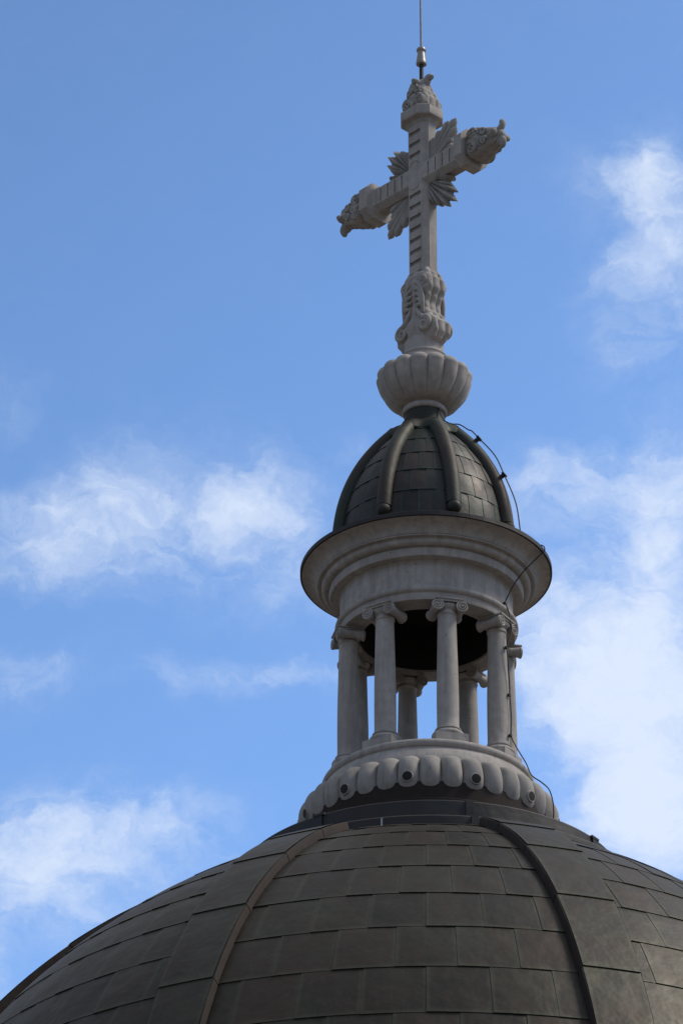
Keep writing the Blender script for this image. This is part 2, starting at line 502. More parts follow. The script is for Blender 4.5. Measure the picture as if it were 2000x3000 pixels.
# blunt upper end
mb.grid([[band(0, S0, -RW + 2 * RW * p / 6, RH + 0.004) for p in range(7)], [band(0, S0, -RW + 2 * RW * p / 6, -0.05) for p in range(7)]], cols=[[(.6, .5, .5)] * 7] * 2)
rib0 = mb.build('rib', M_domerib, dome, 25, recalc=False)
mb = MB()
for sgn in (-1, 1):
    n = 60
    A = [S0 - 0.01 + (S1 - S0) * q / n for q in range(n + 1)]
    x = sgn * RW
    mb.grid([[band(0, s, x + sgn * 0.030, -0.04) for s in A], [band(0, s, x + sgn * 0.026, RH - 0.03) for s in A], [band(0, s, x + sgn * 0.018, RH - 0.008) for s in A],
             [band(0, s, x - sgn * 0.004, RH - 0.002) for s in A]])
    for s in laps[1:-1]:
        mb.grid([[band(0, s + d, x + sgn * e, h) for d in (-0.02, 0.02)] for e, h in ((0.036, -0.03), (0.032, RH - 0.03), (0.022, RH - 0.004), (0.0, RH + 0.0))])
es = mb.build('edge_strip', M_edge, rib0, 30)
for i, a in enumerate(RIBAZ):
    if i == 0: rib0.rotation_euler = (0, 0, a)
    else: copy_part(rib0, dome, a)
# flashing collar round the top of the dome
fl = [(1.98, 35.90), (2.93, 35.49), (2.985, 35.475), (3.0, 35.455), (3.003, 35.21), (3.02, 35.20), (3.48, 34.985), (3.535, 34.955), (3.55, 34.935), (3.555, 34.80), (3.62, 34.72), (3.6, 34.66)]
mb = MB(); mb.lathe(fl, 160)
coll = mb.build('flashing_collar', M_flash, dome, 30)
def onfl(r):
    for a, b_ in zip(fl, fl[1:]):
        if a[0] <= r <= b_[0] and b_[0] > a[0]:
            t = (r - a[0]) / (b_[0] - a[0]); return a[1] + (b_[1] - a[1]) * t
    return fl[-1][1]
for r0, z0, z1, da, w in ((3.003, 35.20, 35.46, 0.0, 0.058), (3.553, 34.80, 34.945, -0.012, 0.05)):
    for q in range(8):
        M = Matrix.Rotation(R(10.8 + 45 * q) + da, 4, 'Z') @ Matrix.Translation((0, -r0, 0))
        mb = MB(); mb.box(-w, w, -0.022, 0.03, z0 - 0.01, z1 + 0.012, M)
        mb.box(-w - 0.03, w + 0.045, -0.030, 0.03, z1 - 0.02 if q % 2 else z0 - 0.02, z1 + 0.018 if q % 2 else z0 + 0.018, M)
        mb.build('cover_strap', M_flash, coll, 0)
mb = MB()
M = Matrix.Rotation(R(-12.3), 4, 'Z') @ Matrix.Translation((0, -3.556, 0))
mb.grid([[M @ Vector((x * (1 + 0.5 * math.sin(3 * i)), -0.006, 34.80 + 0.13 * i / 6)) for x in (-0.014, 0.014)] for i in range(7)])
mb.build('solder_patch', M_lead, coll, 0)
# brown masonry ring above the flashing
mb = MB(); mb.lathe([(2.0, 35.6), (2.0, 36.0), (1.97, 36.02), (1.97, 36.3)], 128)
mb.build('brown_ring', M_brick, dome, 30)

# ============================================================ the stone lantern
lan = thing('stone_lantern', 'round open stone lantern with eight Ionic columns standing on the copper dome', 'lantern', (0, 0, 36.2))
LZ = 36.2
def Lz(z): return ZC + z - LZ         # z relative to the cornice -> lantern local
# base ring with roll moulding
mb = MB()
prof = [(1.90, -4.80), (1.78, -4.72), (1.74, -4.55)]
prof += [(1.76, -4.20), (1.735, -4.12), (1.70, -4.04), (1.665, -3.985), (1.645, -3.965), (1.645, -3.945)]
for i in range(13):
    a = -math.pi / 2 + math.pi * i / 12
    prof.append((1.60 + 0.075 * math.cos(a), -3.872 + 0.075 * math.sin(a)))
prof += [(1.585, -3.790), (0.98, -3.785), (0.98, -4.6)]
mb.lathe([(r, Lz(z)) for r, z in prof], 160)
mb.build('base_ring', M_stone_j, lan, 40)
# bulging lobes
def lobe_mesh():
    mb = MB()
    hw = R(5.0)
    pr = smoothpts([(1.74, -4.88), (1.84, -4.885), (1.945, -4.82), (2.035, -4.66), (2.05, -4.47), (1.985, -4.30), (1.88, -4.215), (1.78, -4.20), (1.70, -4.22)], 4)
    rows = []
    n = 16
    for i, q in enumerate(pr):
        row = []
        t = i / (len(pr) - 1)
        # the lobe is round in section: its flanks sink between neighbours
        wd = 1.0 if t < 0.6 else max(0.25, math.sqrt(max(0, 1 - ((t - 0.6) / 0.42) ** 2)))
        for j in range(n + 1):
            x = -1 + 2 * j / n
            a = hw * x * (0.25 + 0.75 * wd) * 0.995
            d = math.sqrt(max(0, 1 - (x * 0.97) ** 2))
            am = 0.58 * min(1.0, 0.04 + 1.7 * t)
            rr = 1.70 + (q[0] - 1.70) * (1 - am + am * d)
            zz = q[1] - (0 if t < .5 else 0.03 * (1 - d))
            row.append((rr * math.sin(a), -rr * math.cos(a), Lz(zz)))
        rows.append(row)
    mb.grid(rows)
    return mb
lob0 = lobe_mesh().build('lobe', M_stone_d, lan, 60)
lob1 = None
# drain spout: stone rim and the dark opening, on every third lobe
def drain(parent):
    mb = MB()
    M = Matrix.Translation((0, -2.045, Lz(-4.64))) @ Matrix.Rotation(R(90 + 9), 4, 'X')
    mb.lathe([(0.100, -0.06), (0.093, -0.012), (0.086, 0.002), (0.076, 0.003), (0.068, -0.03)], 28)
    mb.xf(M); o = mb.build('drain_rim', M_stone, parent, 40)
    mb = MB(); mb.lathe([(0.0005, 0.004), (0.03, 0.004), (0.072, 0.001)], 28); mb.xf(M); p_ = mb.build('drain_hole', M_hole, parent, 0)
    return o, p_
first = True
lobd = None
for i in range(36):
    a = R(-10 + 10 * i)
    if i % 3 == 0:
        if lobd is None:
            lobd = bpy.data.objects.new('lobe', lob0.data); col.objects.link(lobd); lobd.parent = lan
            drain(lobd); lobd.rotation_euler = (0, 0, a)
        else: copy_part(lobd, lan, a)
    else:
        if first: lob0.rotation_euler = (0, 0, a); first = False
        else: copy_part(lob0, lan, a)

# a column: shaft with base, plinth and Ionic capital
CRD = 1.285
Zb, Zt = -3.47, -1.485     # shaft foot and neck
def column():
    def P(r, z): return (r, Lz(z))
    mb = MB()
    pr = [P(0.186, Zb), P(0.184, Zb + 0.02), P(0.172, Zb + 0.05)]
    for i in range(1, 15):
        t = i / 14
        r = 0.171 - 0.026 * t ** 1.8 + 0.004 * math.sin(math.pi * min(1, t * 1.4))
        pr.append(P(r, Zb + 0.05 + (Zt - Zb - 0.05) * t))
    pr += [P(0.158, Zt + 0.012), P(0.160, Zt + 0.03), P(0.150, Zt + 0.045), P(0.148, Zt + 0.09)]
    mb.lathe(pr, 48, (0, -CRD))
    sh = mb.build('column', M_stone, lan, 40)
    # attic base
    mb = MB()
    b0 = -3.635
    pr = [P(0.10, b0)]
    for i in range(9):
        a = -math.pi / 2 + math.pi * i / 8; pr.append(P(0.225 + 0.036 * math.cos(a), b0 + 0.045 + 0.042 * math.sin(a)))
    pr += [P(0.212, b0 + 0.092), P(0.200, b0 + 0.112), P(0.200, b0 + 0.122)]
    for i in range(7):
        a = -math.pi / 2 + math.pi * i / 6; pr.append(P(0.190 + 0.02 * math.cos(a), b0 + 0.142 + 0.018 * math.sin(a)))
    pr += [P(0.184, b0 + 0.166), P(0.10, b0 + 0.168)]
    mb.lathe(pr, 48, (0, -CRD))
    mb.build('base', M_stone, sh, 40)
    mb = MB(); mb.box(-0.262, 0.262, -CRD - 0.262, -CRD + 0.262, Lz(-3.788), Lz(b0 + 0.003))
    pl = mb.build('plinth', M_stone, sh, 0)
    # capital: necking, echinus, bolsters with spiral volutes, abacus
    mb = MB()
    pr = [P(0.150, -1.40), P(0.17, -1.385), P(0.195, -1.35), P(0.20, -1.325), P(0.15, -1.31)]
    mb.lathe(pr, 40, (0, -CRD), cap1=True)
    for sx in (-1, 1):
        cx, cz = sx * 0.200, Lz(-1.372)
        rows = []
        for i in range(25):
            t = -1 + 2 * i / 24
            rr = 0.062 + 0.030 * abs(t) ** 1.6 + (0.006 if 0.9 < abs(t) else 0)
            if abs(t) > 0.995: rr = 0.088
            if abs(abs(t) - 0.08) < 0.05: rr += 0.006
            rows.append([(cx + rr * math.sin(2 * math.pi * j / 24), -CRD + 0.205 * t, cz + rr * math.cos(2 * math.pi * j / 24)) for j in range(24)])
        mb.grid(rows, True, True, True)
        for sy in (-1, 1):
            path, rad = [], []
            for i in range(54):
                th = i / 53 * 2 * math.pi * 2.3
                rr = 0.090 * (1 - i / 53) ** 0.85 + 0.010
                path.append(Vector((cx - sx * rr * math.sin(th) * 1.0, -CRD + sy * (0.207 + 0.010 * i / 53), cz + rr * math.cos(th))))
                rad.append(0.0125 - 0.004 * i / 53)
            mb.tube(path, rad, 8)
            mb.ball((cx, -CRD + sy * 0.216, cz), 0.017, 10)
    for sy in (-1, 1):      # canalis joining the volutes
        mb.box(-0.20, 0.20, -CRD + sy * 0.150 - 0.03, -CRD + sy * 0.150 + 0.03, Lz(-1.345), Lz(-1.292))
        mb.box(-0.205, 0.205, -CRD + sy * 0.19 - 0.014, -CRD + sy * 0.19 + 0.014, Lz(-1.298), Lz(-1.280))
    mb.box(-0.20, 0.20, -CRD - 0.18, -CRD + 0.18, Lz(-1.335), Lz(-1.295))
    mb.build('capital', M_stone, sh, 40)
    mb = MB()
    mb.box(-0.200, 0.200, -CRD - 0.205, -CRD + 0.205, Lz(-1.286), Lz(-1.262))
    mb.box(-0.222, 0.222, -CRD - 0.225, -CRD + 0.225, Lz(-1.2615), Lz(-1.2375))
    mb.build('abacus', M_stone, sh, 0)
    return sh
c0 = column()
for i in range(8):
    a = R(13.3 - 45 * i)
    if i == 0: c0.rotation_euler = (0, 0, a)
    else: copy_part(c0, lan, a)

# entablature: architrave, roll, frieze
mb = MB()
pr = [(1.07, -0.30), (1.07, -1.235), (1.402, -1.236), (1.408, -1.225), (1.408, -1.115), (1.42, -1.105)]
for i in range(11):
    a = -math.pi / 2 + math.pi * i / 10
    pr.append((1.408 + 0.056 * math.cos(a), -1.050 + 0.056 * math.sin(a)))
pr += [(1.400, -0.990), (1.386, -0.97), (1.382, -0.95), (1.380, -0.50)]
mb.lathe([(r, Lz(z)) for r, z in pr], 160)
mb.build('entablature', M_stone_j, lan, 40)
mb = MB()
pr = [(1.380, -0.55), (1.395, -0.535), (1.40, -0.525), (1.525, -0.522), (1.540, -0.520), (1.545, -0.505), (1.560, -0.395), (1.556, -0.380), (1.545, -0.372), (1.575, -0.368)]
for i in range(9):      # ovolo
    a = -math.pi / 2 + math.pi / 2 * i / 8 * 1.25
    pr.append((1.600 + 0.075 * math.cos(a) - 0.0, -0.300 + 0.072 * math.sin(a)))
pr += [(1.678, -0.262), (1.690, -0.262), (1.742, -0.266), (1.748, -0.245), (1.715, -0.232), (1.745, -0.236)]
for i in range(1, 11):  # cavetto sweeping out to the lip
    t = i / 10
    pr.append((1.760 + 0.225 * (1 - math.cos(t * math.pi / 2)) ** 0.9 + 0.0 * t, -0.235 + 0.165 * math.sin(t * math.pi / 2)))
pr += [(1.990, -0.062), (1.5, 0.0)]
mb.lathe([(r, Lz(z)) for r, z in pr], 192)
mb.build('cornice', M_stone_j, lan, 40)
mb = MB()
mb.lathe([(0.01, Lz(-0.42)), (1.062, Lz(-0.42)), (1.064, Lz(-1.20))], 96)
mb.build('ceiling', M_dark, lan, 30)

# ============================================================ the copper cupola
KZ = ZC
cup = thing('copper_cupola', 'small dark copper cupola with eight rounded ribs on top of the stone cornice', 'cupola', (0, 0, KZ))
KR, KH, KP, KQ, K0 = 1.424, 2.773, 2.348, 1.159, 0.053
kp = []
for i in range(240):
    z = 0.985 * (1 - i / 239)
    kp.append((KR * max(0, 1 - z ** KP) ** (1 / KQ), z * KH + K0))
KC = Curve(kp)
mb = MB()
rows = [0.25] + [0.695 + 0.443 * i for i in range(-0, 6)] 
rows = [r for r in rows if r < KC.L[-1] - 0.1] + [KC.L[-1]]
for gi in range(8):
    cg = R(17.0 - 22.5 - 45 * gi)
    clad(mb, KC, rows, cg - R(22.4), cg + R(22.4), lambda i, c_=cg: c_ + (0 if i % 2 else R(5.6)), R(11.25), lift=0.012, side=0.007, seed=50 + gi, du=3, dv=4, tuck=0.03)
mb.build('sheet_cladding', M_cup, cup, 25, recalc=False)
mb = MB(); mb.lathe([(max(0.02, r - 0.012), z) for r, z in kp[::6]], 96); mb.build('cupola_shell', M_cup, cup, 30)
# rib: half-round roll from collar to eaves, ending above a ball
mb = MB()
path = []
Se = KC.L[-1] - 0.44
for i in range(41):
    s = 0.42 + (Se - 0.42) * i / 40
    path.append(Vector(KC.pos(s, 0, 0.035)))
rad = [0.125 if i > 3 else 0.10 + 0.008 * i for i in range(41)]
mb.tube(path, rad, 20)
krib = mb.build('rib', M_cuprib, cup, 50)
mb = MB(); mb.ball(KC.pos(Se + 0.06, 0, 0.055), 0.118, 20); mb.build('ball', M_cuprib, krib, 60)
mb = MB()
for q in (0.52,):
    mb.tube([KC.pos(q, 0, 0.035), KC.pos(q + 0.02, 0, 0.035)], 0.132, 20)
mb.build('solder_ring', M_cuprib, krib, 50)
for i in range(8):
    a = R(17.0 - 45 * i)
    if i == 0: krib.rotation_euler = (0, 0, a)
    else: copy_part(krib, cup, a)
# collar with scalloped shoulder and neck
def sc_mod(a, z, r):
    return 1 + 0.20 * max(0, min(1, (r - 0.37) / 0.12)) * (0.5 + 0.5 * math.cos(8 * (a - R(17.0))))
mb = MB()
pr = [(0.50, 2.36), (0.575, 2.365), (0.59, 2.385), (0.58, 2.44), (0.535, 2.53), (0.46, 2.61), (0.385, 2.655), (0.345, 2.685), (0.335, 2.70), (0.333, 2.93), (0.30, 2.95)]
mb.lathe(pr, 160, mod=sc_mod)
mb.build('collar', M_cuprib, cup, 40)
mb = MB()
pr = [(1.39, 0.27), (1.46, 0.22), (1.95, 0.045), (2.006, 0.022), (2.020, 0.012), (2.020, -0.058), (2.006, -0.066), (1.985, -0.055)]
mb.lathe(pr, 192)
mb.build('eaves_edge', M_flash, cup, 30)

# ============================================================ gadrooned stone bowl
BZ = ZC + 2.92
bowl = thing('stone_bowl', 'bulging fluted stone bowl between the copper cupola and the cross', 'finial', (0, 0, BZ))
def Bz(z): return ZC + z - BZ
G0 = R(3.4)
def lobes(a, z, r):
    x = ((a - G0) / R(22.5)) % 1.0
    d = abs(2 * x - 1)          # 1 on the groove, 0 at the lobe's middle
    return 1 - 0.105 * (1 - math.sqrt(max(0, 1 - (d * 0.985) ** 2)))
mb = MB()
bp_ = [(v[0], v[1]) for v in smoothpts([(0.34, 3.055), (0.46, 3.085), (0.60, 3.19), (0.72, 3.37), (0.78, 3.56), (0.79, 3.63), (0.755, 3.70), (0.68, 3.74), (0.58, 3.75), (0.46, 3.72)], 5)]
rows = []
for i, (r, z) in enumerate(bp_):
    t = i / (len(bp_) - 1)
    row = []
    for j in range(320):
        a = 2 * math.pi * j / 320
        f_ = lobes(a, z, r)
        amt = interp([0, .15, .5, .8, 1], [.35, .8, 1.0, 1.6, 2.0], t)
        rr = r * (1 - (1 - f_) * amt)
        zz = z - max(0, t - 0.62) * 0.45 * (1 - f_) * 5
        row.append((rr * math.sin(a), -rr * math.cos(a), Bz(zz)))
    rows.append(row)
mb.grid(rows, True)
mb.build('lobed_bowl', M_stone, bowl, 50)
mb = MB()
pr = [(0.30, 2.925), (0.345, 2.925)]
for i in range(9):
    a = -math.pi / 2 + math.pi * i / 8; pr.append((0.325 + 0.045 * math.cos(a), 2.985 + 0.058 * math.sin(a)))
pr += [(0.335, 3.05), (0.36, 3.08), (0.2, 3.1)]
mb.lathe([(r, Bz(z)) for r, z in pr], 96); mb.build('foot_ring', M_stone, bowl, 40)
mb = MB()
pr = [(0.60, 3.66), (0.52, 3.71), (0.45, 3.77), (0.405, 3.86), (0.392, 3.94), (0.395, 3.965)]
for i in range(9):
    a = -math.pi / 2 + math.pi * i / 8; pr.append((0.352 + 0.036 * math.cos(a), 4.005 + 0.034 * math.sin(a)))
pr += [(0.345, 4.045), (0.328, 4.07), (0.322, 4.10), (0.322, 4.285), (0.30, 4.31), (0.1, 4.32)]
mb.lathe([(r, Bz(z)) for r, z in pr], 96); mb.build('neck_drum', M_stone_j, bowl, 40)

# ============================================================ the cross
XZ = ZC + 4.30
AL = R(46.5)
cross = thing('stone_cross', 'grey stone cross with ray fans and leafy arm ends on top of the fluted bowl', 'cross', (0, 0, XZ), -AL)
def Xz(z): return ZC + z - XZ
VC = Xz(7.55)              # crossing height, local
# local axes: x along the arms, -y the face we see, z up
SA, SB, CH = 0.150, 0.085, 0.093      # half widths of the flat faces, chamfer leg
SX, SY = SA + CH, SB + CH
def section(n_in):
    """outline in (x, y); the flats of the two broad faces carry a pocket of depth n_in"""
    m_ = 0.018
    f_ = [(-SA, -SY), (-SA + m_, -SY), (-SA + m_, -SY + n_in), (SA - m_, -SY + n_in), (SA - m_, -SY), (SA, -SY)]
    r_ = [(SX, -SB), (SX, SB)]
    b_ = [(SA, SY), (SA - m_, SY), (SA - m_, SY - n_in), (-SA + m_, SY - n_in), (-SA + m_, SY), (-SA, SY)]
    l_ = [(-SX, SB), (-SX, -SB)]
    return f_ + r_ + b_ + l_
def bar(z0, z1, notches, nh, depth, taper=None):
    mb = MB(); rows = []
    def put(z, d):
        k_ = taper(z) if taper else 1
        rows.append([(x * k_, y * k_, z) for x, y in section(d)])
    put(z0, 0)
    for z in notches:
        if z0 + 0.01 < z and z + nh < z1 - 0.01:
            put(z, 0); put(z + 0.002, depth); put(z + nh - 0.002, depth); put(z + nh, 0)
    put(z1, 0)
    mb.grid(rows, True, True, True)
    return mb
nt = [VC + 0.36 + 0.222 * i for i in range(0, 4)] + [VC - 0.44 - 0.222 * i for i in range(0, 10)]
sh = bar(Xz(5.40), VC + 1.20, sorted(nt), 0.082, 0.035)
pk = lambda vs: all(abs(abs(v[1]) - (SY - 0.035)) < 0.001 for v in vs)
shaft = sh.build('shaft', M_stone, cross, 20, True, M_notch_shade, pk)
RX = Matrix.Rotation(R(90), 4, 'Y')     # z -> x
ab = MB()
for sgn in (-1, 1):
    p_ = bar(0.155, 1.05, [0.30, 0.47, 0.64, 0.81], 0.030, 0.020)
    M = Matrix.Translation((0, 0, VC)) @ (RX if sgn > 0 else Matrix.Rotation(R(-90), 4, 'Y'))
    p_.xf(M @ Matrix.Scale(1.004, 4, (0, 1, 0)))
    b_ = len(ab.v); ab.v += p_.v; ab.f += [tuple(i + b_ for i in f) for f in p_.f]
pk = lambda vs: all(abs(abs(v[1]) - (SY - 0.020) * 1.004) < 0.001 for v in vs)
arm = ab.build('crossarm', M_stone, cross, 20, True, M_notch_shade, pk)
# boss arcs above and below the crossing on the broad face
for sy in (-1, 1):
    for s_ in (-1, 1):
        mb = MB()
        mb.tube([Vector((0.115 * math.cos(t), sy * (SY - 0.002), VC + s_ * (0.20 + 0.075 * math.sin(t)))) for t in [math.pi * i / 12 for i in range(13)]], 0.014, 8)
        mb.build('crossing_moulding', M_stone, cross, 40)

# ray fans in the four corners
def fan(kx, kz, rays, seed=0):
    mb = MB()
    ox, oz = 0.13, 0.12
    for (tx, tz) in rays:
        L_ = math.hypot(tx - ox, tz - oz); dx, dz = (tx - ox) / L_, (tz - oz) / L_
        rows = []
        for i in range(17):
            t = i / 16
            if t < 0.72: w = 0.016 + 0.066 * (t / 0.72) ** 1.1
            else: w = 0.082 * (1 - ((t - 0.72) / 0.28)) ** 0.85 + 0.006
            th = 0.06 + 0.06 * math.sin(math.pi * min(1, t * 0.75)) if t < 0.8 else 0.115 * (1 - (t - 0.8) / 0.2) ** 0.7 + 0.012
            if kx * kz > 0:      # these two fans have fuller, blunt-ended rays
                w = 0.014 + 0.064 * t if t < 0.85 else 0.069 * math.sqrt(max(0, 1 - ((t - 0.85) / 0.15) ** 2)) + 0.004
                th = 0.035 + 0.035 * t if t < 0.85 else 0.065 * math.sqrt(max(0, 1 - ((t - 0.85) / 0.15) ** 2)) + 0.004
            cx, cz = ox + dx * L_ * t, oz + dz * L_ * t
            row = []
            SEC = [(math.cos(2 * math.pi * j / 16 + math.pi), math.sin(math.pi - 2 * math.pi * j / 16)) for j in range(16)]
            for (p_, q_) in SEC if kx * kz > 0 else ((-1, 0.0), (-0.80, 0.22), (-0.45, 0.55), (-0.14, 0.98), (0, 1.08), (0.14, 0.98), (0.45, 0.55), (0.80, 0.22), (1, 0), (0.80, -0.22), (0.45, -0.55), (0.14, -.98), (0, -1.08), (-.14, -.98), (-0.45, -0.55), (-0.80, -0.22)):
                row.append((kx * (cx - dz * w * p_), th * q_, VC + kz * (cz + dx * w * p_)))
            rows.append(row)
        mb.grid(rows, True, True, True)
    # leaf-shaped backing that ties the rays together
    rows = []
    RB = 0.7 if kx * kz > 0 else 0.84
    for y in (-0.022, 0.022):
        rows.append([(kx * ox, y, VC + kz * oz)] + [(kx * (ox + (tx - ox) * RB), y, VC + kz * (oz + (tz - oz) * RB)) for tx, tz in rays])
    mb.grid(rows, True, True, True)
    return mb.build('ray_fan', M_stone_d, cross, 35)
RA = [(0.32, 0.68), (0.46, 0.77), (0.65, 0.86), (0.82, 0.83), (0.83, 0.64), (0.74, 0.49), (0.77, 0.33)]
for kx, kz in ((-1, 1), (1, 1), (1, -1), (-1, -1)):
    fan(kx, kz, RA)

# collars: chamfered plates with a hollow moulding beneath, one per arm end
def collar_rows(w):
    S = [(0.0, 0.000), (0.02, 0.04), (0.065, 0.068), (0.122, 0.078), (0.135, 0.092), (0.138, 0.105), (0.138, 0.255), (0.130, 0.265), (0.02, 0.270)]
    rows = []
    for e, z in S:
        sx, sy, c_ = SX + 0.005 + e * 0.72, SY + 0.005 + e * 0.90, CH + e * 0.42
        rows.append([(-sx + c_, -sy, z), (sx - c_, -sy, z), (sx, -sy + c_, z), (sx, sy - c_, z), (sx - c_, sy, z), (-sx + c_, sy, z), (-sx, sy - c_, z), (-sx, -sy + c_, z)])
    return rows
def collar(M):
    mb = MB(); mb.grid(collar_rows(0), True, True, True); mb.xf(M)
    return mb.build('collar', M_stone, cross, 30)

def relief(x, z, U, L_):
    """carved scrolls and leaf veins on a broad face: two volutes low down, flutes fanning above"""
    h = 0.0
    ax = abs(x)
    for cx, cz, rad, w in ((0.56 * U, 0.17 * L_, 0.16, 1.0), (0.45 * U, 0.52 * L_, 0.09, .8)):
        d = math.hypot(ax - cx, z - cz)
        if d < rad:
            an = math.atan2(z - cz, ax - cx)
            h += w * 0.030 * math.cos(2 * math.pi * d / (rad * 0.55) - an) * (1 - (d / rad) ** 4) + w * .02 * (1 - (d / rad) ** 2)
    if z > 0.25 * L_:
        k_ = min(1, (z / L_ - 0.25) / 0.15)
        h += k_ * 0.024 * abs(math.sin((ax * 9 + (z - 0.25 * L_) * 14)))
    if ax < 0.05: h += 0.02 * (1 - ax / 0.05)
    return h
def carved(L_, Up, Np, seed=0, n=144, m_=90, flut=0.10, pw=5.0):
    """leaf-wrapped block along z: half widths Up/Np given as [(t, w)], fluted narrow sides, carved broad faces"""
    rows = []
    for i in range(m_ + 1):
        t = i / m_; z = L_ * t
        U = interp([a[0] for a in Up], [a[1] for a in Up], t); Nn = interp([a[0] for a in Np], [a[1] for a in Np], t)
        row = []
        for j in range(n):
            a = 2 * math.pi * j / n; c_, s_ = math.cos(a), math.sin(a)
            rho = 1 / ((abs(c_) ** pw + abs(s_) ** pw) ** (1 / pw))
            x, y = U * rho * c_, Nn * rho * s_
            side = max(0, abs(c_) - 0.55) / 0.45
            if side > 0:      # three rolls on the narrow side
                x *= 1 - flut * side * (1 - abs(math.cos(y / Nn * math.pi * 1.5))) ** 1.5
            face = max(0, min(1, (abs(s_) - 0.45) / 0.3))
            if face > 0 and 0.01 < t < 0.985:
                y += (1 if s_ > 0 else -1) * face * (relief(x, z, U, L_) - 0.02)
            row.append((x, y, z))
        rows.append(row)
    mb = MB(); mb.grid(rows, True, True, True)
    return mb

def bud(M, tip=1.0):
    L_ = 0.64
    mb = carved(L_, [(0, .23), (.12, .275), (.3, .28), (.5, .235), (.7, .18), (.86, .15), (1, .09)], [(0, .19), (.15, .235), (.35, .225), (.6, .175), (.85, .13), (1, .075)])
    mb.xf(M)
    o = mb.build('leaf_bud', M_stone_d, cross, 55)
    # curled leaf tips
    mb = MB()
    for dx, dy, sz in ((1, 0, 1.0 * tip), (-1, 0, 1.0 * tip), (0, -1, .72), (0, 1, .72)):
        path, wd, tk = [], [], []
        for i in range(15):
            t = i / 14
            r_ = 0.06 + 0.20 * sz * t ** 1.4
            z_ = L_ * 0.70 + 0.22 * sz * math.sin(t * math.pi * 0.66) ** 1.0
            path.append((dx * r_, dy * r_, z_))
            wd.append(0.080 + 0.035 * math.sin(math.pi * t) - 0.045 * t); tk.append((0.062 - 0.012 * t) * (1 if t < .95 else 0.7))
        mb.tube(path, 0, 14, True, flat=(wd, tk), up=(dx, dy, 0.001) if False else None)
    mb.ball((0, 0, L_ * 0.93), 0.10, 14, (1, 1, 1.1))
    mb.xf(M)
    mb.build('curled_tip', M_stone_d, o, 60)
    # scroll ridges standing proud of the two broad faces
    for sy in (-1, 1):
        for sx in (-1, 1):
            for cx, cz, r0, hnd in ((0.14, 0.16, 0.095, 1), (0.095, 0.40, 0.07, -1)):
                mb = MB(); pth, rd = [], []
                for i in range(34):
                    th = i / 33 * 2 * math.pi * 1.5
                    rr = r0 * (1 - 0.8 * i / 33)
                    pth.append(Vector((sx * (cx + hnd * rr * math.sin(th)), sy * (0.236 - 0.11 * cz), cz + rr * math.cos(th))))
                    rd.append(0.027 - 0.009 * i / 33)
                mb.tube(pth, rd, 8)
                mb.xf(M)
                mb.build('scroll', M_stone_d, o, 50)
    return o
TOPM = Matrix.Translation((0, 0, VC + 1.02))
collar(TOPM)
bud(Matrix.Translation((0, 0, VC + 1.02 + 0.27)))
for sgn in (-1, 1):
    M = Matrix.Translation((sgn * 0.96, 0, VC)) @ Matrix.Rotation(R(90 * sgn), 4, 'Y')
    collar(M)
    bud(M @ Matrix.Translation((0, 0, 0.27)))

# carved pedestal with scroll consoles
L_ = 1.46
PZ = Xz(4.20)
mb = carved(L_, [(z / L_, w) for z, w in [(0, .30), (.05, .40), (.17, .465), (.34, .455), (.52, .33), (.66, .25), (.78, .235), (.92, .285), (1.06, .345), (1.22, .335), (1.34, .29), (1.46, .235)]],
            [(z / L_, w) for z, w in [(0, .18), (.15, .235), (.36, .27), (.62, .22), (.8, .205), (1.1, .245), (1.3, .23), (1.46, .17)]], n=176, m_=150, flut=0.12, pw=6.0)
mb.xf(Matrix.Translation((0, 0, PZ)))
ped = mb.build('pedestal', M_stone, cross, 55)
for sy in (-1, 1):
    for sx in (-1, 1):
        for cx, cz, r0, turns, hnd, r_ in ((0.265, 0.29, 0.125, 1.5, 1, 0.046), (0.20, 1.15, 0.085, 1.3, 1, 0.034)):
            mb = MB()
            yb = 0.247 if cz < .5 else 0.222
            tail = [(cx - 0.20, cz + r0 + 0.30, -0.03), (cx - 0.165, cz + r0 + 0.19, 0.0), (cx - 0.105, cz + r0 + 0.09, 0.0), (cx - 0.045, cz + r0 + 0.018, 0.0)] if cz < .5 else []
            pth = [Vector((sx * a_, sy * (yb + c_), PZ + b_)) for a_, b_, c_ in tail]
            rd = [0.018, 0.03, 0.04, 0.045][:len(tail)]
            for i in range(40):
                th = i / 39 * 2 * math.pi * turns
                rr = r0 * (1 - 0.80 * i / 39)
                pth.append(Vector((sx * (cx + hnd * rr * math.sin(th)), sy * yb, PZ + cz + rr * math.cos(th))))
                rd.append(r_ * (1 - 0.35 * i / 39))
            mb.tube(pth, rd, 10)
            mb.build('scroll', M_stone, ped, 50)
        mb = MB()
        for q in range(5):    # locks of leaf starting at the middle, bending over and running down along the edge
            z0 = 1.16 - 0.115 * q
            p0, p1, p2 = Vector((0.015 + .012 * q, z0)), Vector((0.235 - 0.006 * q, z0 + 0.03)), Vector((0.235 - 0.012 * q, 0.52 + 0.03 * q))
            pth = []
            for i in range(17):
                t = i / 16
                w_ = (1 - t) ** 2 * p0 + 2 * t * (1 - t) * p1 + t * t * p2
                pth.append(Vector((sx * w_.x, sy * (0.232 + 0.016 * math.sin(math.pi * t)), PZ + w_.y)))
            mb.tube(pth, [0.016 + 0.026 * math.sin(math.pi * min(1, .12 + i / 18)) for i in range(17)], 8)
        mb.build('leaf_locks', M_stone_d, ped, 50)
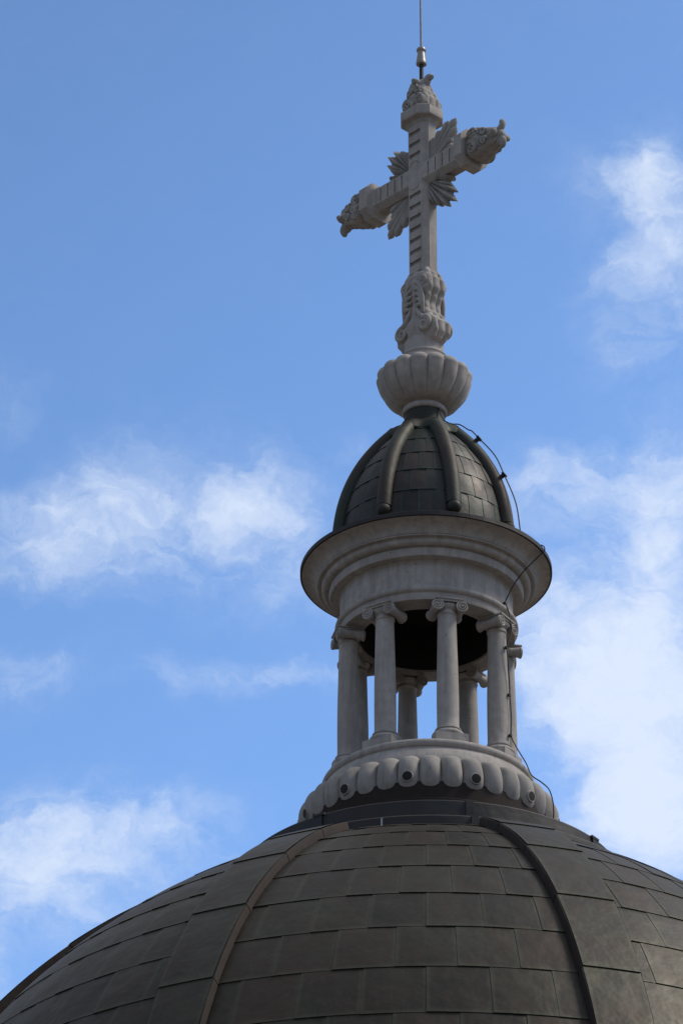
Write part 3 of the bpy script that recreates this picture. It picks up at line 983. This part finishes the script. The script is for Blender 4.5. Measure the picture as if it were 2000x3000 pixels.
# ============================================================ lightning rod
rodt = thing('lightning_rod', 'thin lightning rod with a metal ferrule above the top of the stone cross', 'lightning rod', (-0.0, 0, ZC + 9.2))
def Qz(z): return z - 9.2
mb = MB(); mb.tube([(0, 0, Qz(8.9)), (0, 0, Qz(9.96))], 0.036, 16); mb.build('stem', M_black, rodt, 40)
mb = MB()
pr = [(0.03, 9.86), (0.088, 9.865), (0.092, 9.90), (0.084, 9.93), (0.082, 9.95), (0.074, 10.02), (0.066, 10.08), (0.062, 10.12), (0.064, 10.125), (0.080, 10.14), (0.083, 10.165), (0.074, 10.19), (0.05, 10.20), (0.035, 10.215), (0.02, 10.22)]
mb.lathe([(r, Qz(z)) for r, z in pr], 32, cap1=True); mb.build('ferrule', M_zinc, rodt, 30)
mb = MB(); mb.tube([(0, 0, Qz(10.2)), (-0.002, 0, Qz(10.9)), (-0.006, 0, Qz(12.3))], [0.019, 0.018, 0.010], 12); mb.build('rod', M_steel, rodt, 40)

# ============================================================ lightning conductor cable
cab = thing('conductor_cable', 'thin black lightning cable clipped down the right side of cupola, cornice and column', 'cable', (0, 0, ZC - 4.9))
def cp(a, r, z): return Vector((r * math.sin(R(a)), -r * math.cos(R(a)), z + 4.9))
def kz(r_off_s, a, off):
    q = KC.pos(r_off_s, 0, off); return cp(a, -q[1], q[2])
CLIPS = []
W = [cp(40, 0.35, 2.93), cp(44, 0.372, 2.80), cp(50, 0.42, 2.68), cp(55, 0.53, 2.60), cp(58, 0.66, 2.56), cp(61, 0.80, 2.44)]
for s, off, cl_ in ((0.80, 0.24, 0), (1.00, 0.23, 1), (1.45, 0.25, 0), (1.85, 0.225, 1), (2.4, 0.26, 0), (2.9, 0.27, 0), (3.25, 0.30, 0)):
    q = kz(s, 62, off); W.append(q)
    if cl_: CLIPS.append((q, 'rib'))
W += [cp(63.5, 1.86, 0.13), cp(64.5, 1.96, 0.06), cp(66, 2.035, 0.03), cp(66, 2.045, -0.05), cp(65.5, 1.98, -0.12), cp(64.5, 1.86, -0.24), cp(63, 1.72, -0.40), cp(61.5, 1.58, -0.60), cp(60.0, 1.47, -0.83), cp(59.2, 1.44, -0.95), cp(59.5, 1.475, -1.05),
      cp(60.4, 1.50, -1.22), cp(60.0, 1.53, -1.45), cp(57.2, 1.485, -1.75), cp(57.6, 1.49, -2.0), cp(59.0, 1.49, -2.4), cp(59.2, 1.49, -2.6), cp(59.8, 1.50, -3.0), cp(59.0, 1.505, -3.32), cp(60.5, 1.56, -3.50), cp(62.5, 1.70, -3.80), cp(63.5, 1.78, -4.02), cp(64.5, 1.93, -4.16), cp(65.2, 2.045, -4.30), cp(66.5, 2.085, -4.5), cp(67.5, 2.08, -4.66), cp(68.5, 2.06, -4.80), cp(69, 2.1, -4.95), cp(69, 2.3, -5.10)]
CLIPS += [(cp(64.5, 1.96, 0.06), 'x'), (cp(59.2, 1.44, -0.95), 'x'), (cp(57.3, 1.47, -1.78), 'x'), (cp(59.2, 1.48, -2.6), 'x'), (cp(59.0, 1.49, -3.32), 'x')]
mb = MB(); mb.tube(smoothpts(W, 6), 0.0105, 8)
mb.build('cable', M_black, cab, 60)
clip0 = None
for (q, kd) in CLIPS:
    if clip0 is None:
        mb = MB()
        mb.box(-0.05, 0.05, -0.022, 0.022, -0.03, 0.03); mb.box(-0.032, 0.032, 0.02, 0.15, -0.022, 0.022)
        mb.tube([(-0.062, 0, 0.0), (0.062, 0, 0.0)], 0.014, 8)
        o = clip0 = mb.build('clip', M_black, cab, 30)
    else:
        o = clip0.copy(); col.objects.link(o); o.parent = cab
    o.location = q
    o.rotation_euler = (0, 0, math.atan2(q.x, -q.y))
    if kd != 'rib': o.scale = (0.62, 0.62, 0.62)
    else: o.rotation_euler = (R(-28), 0, math.atan2(q.x, -q.y))
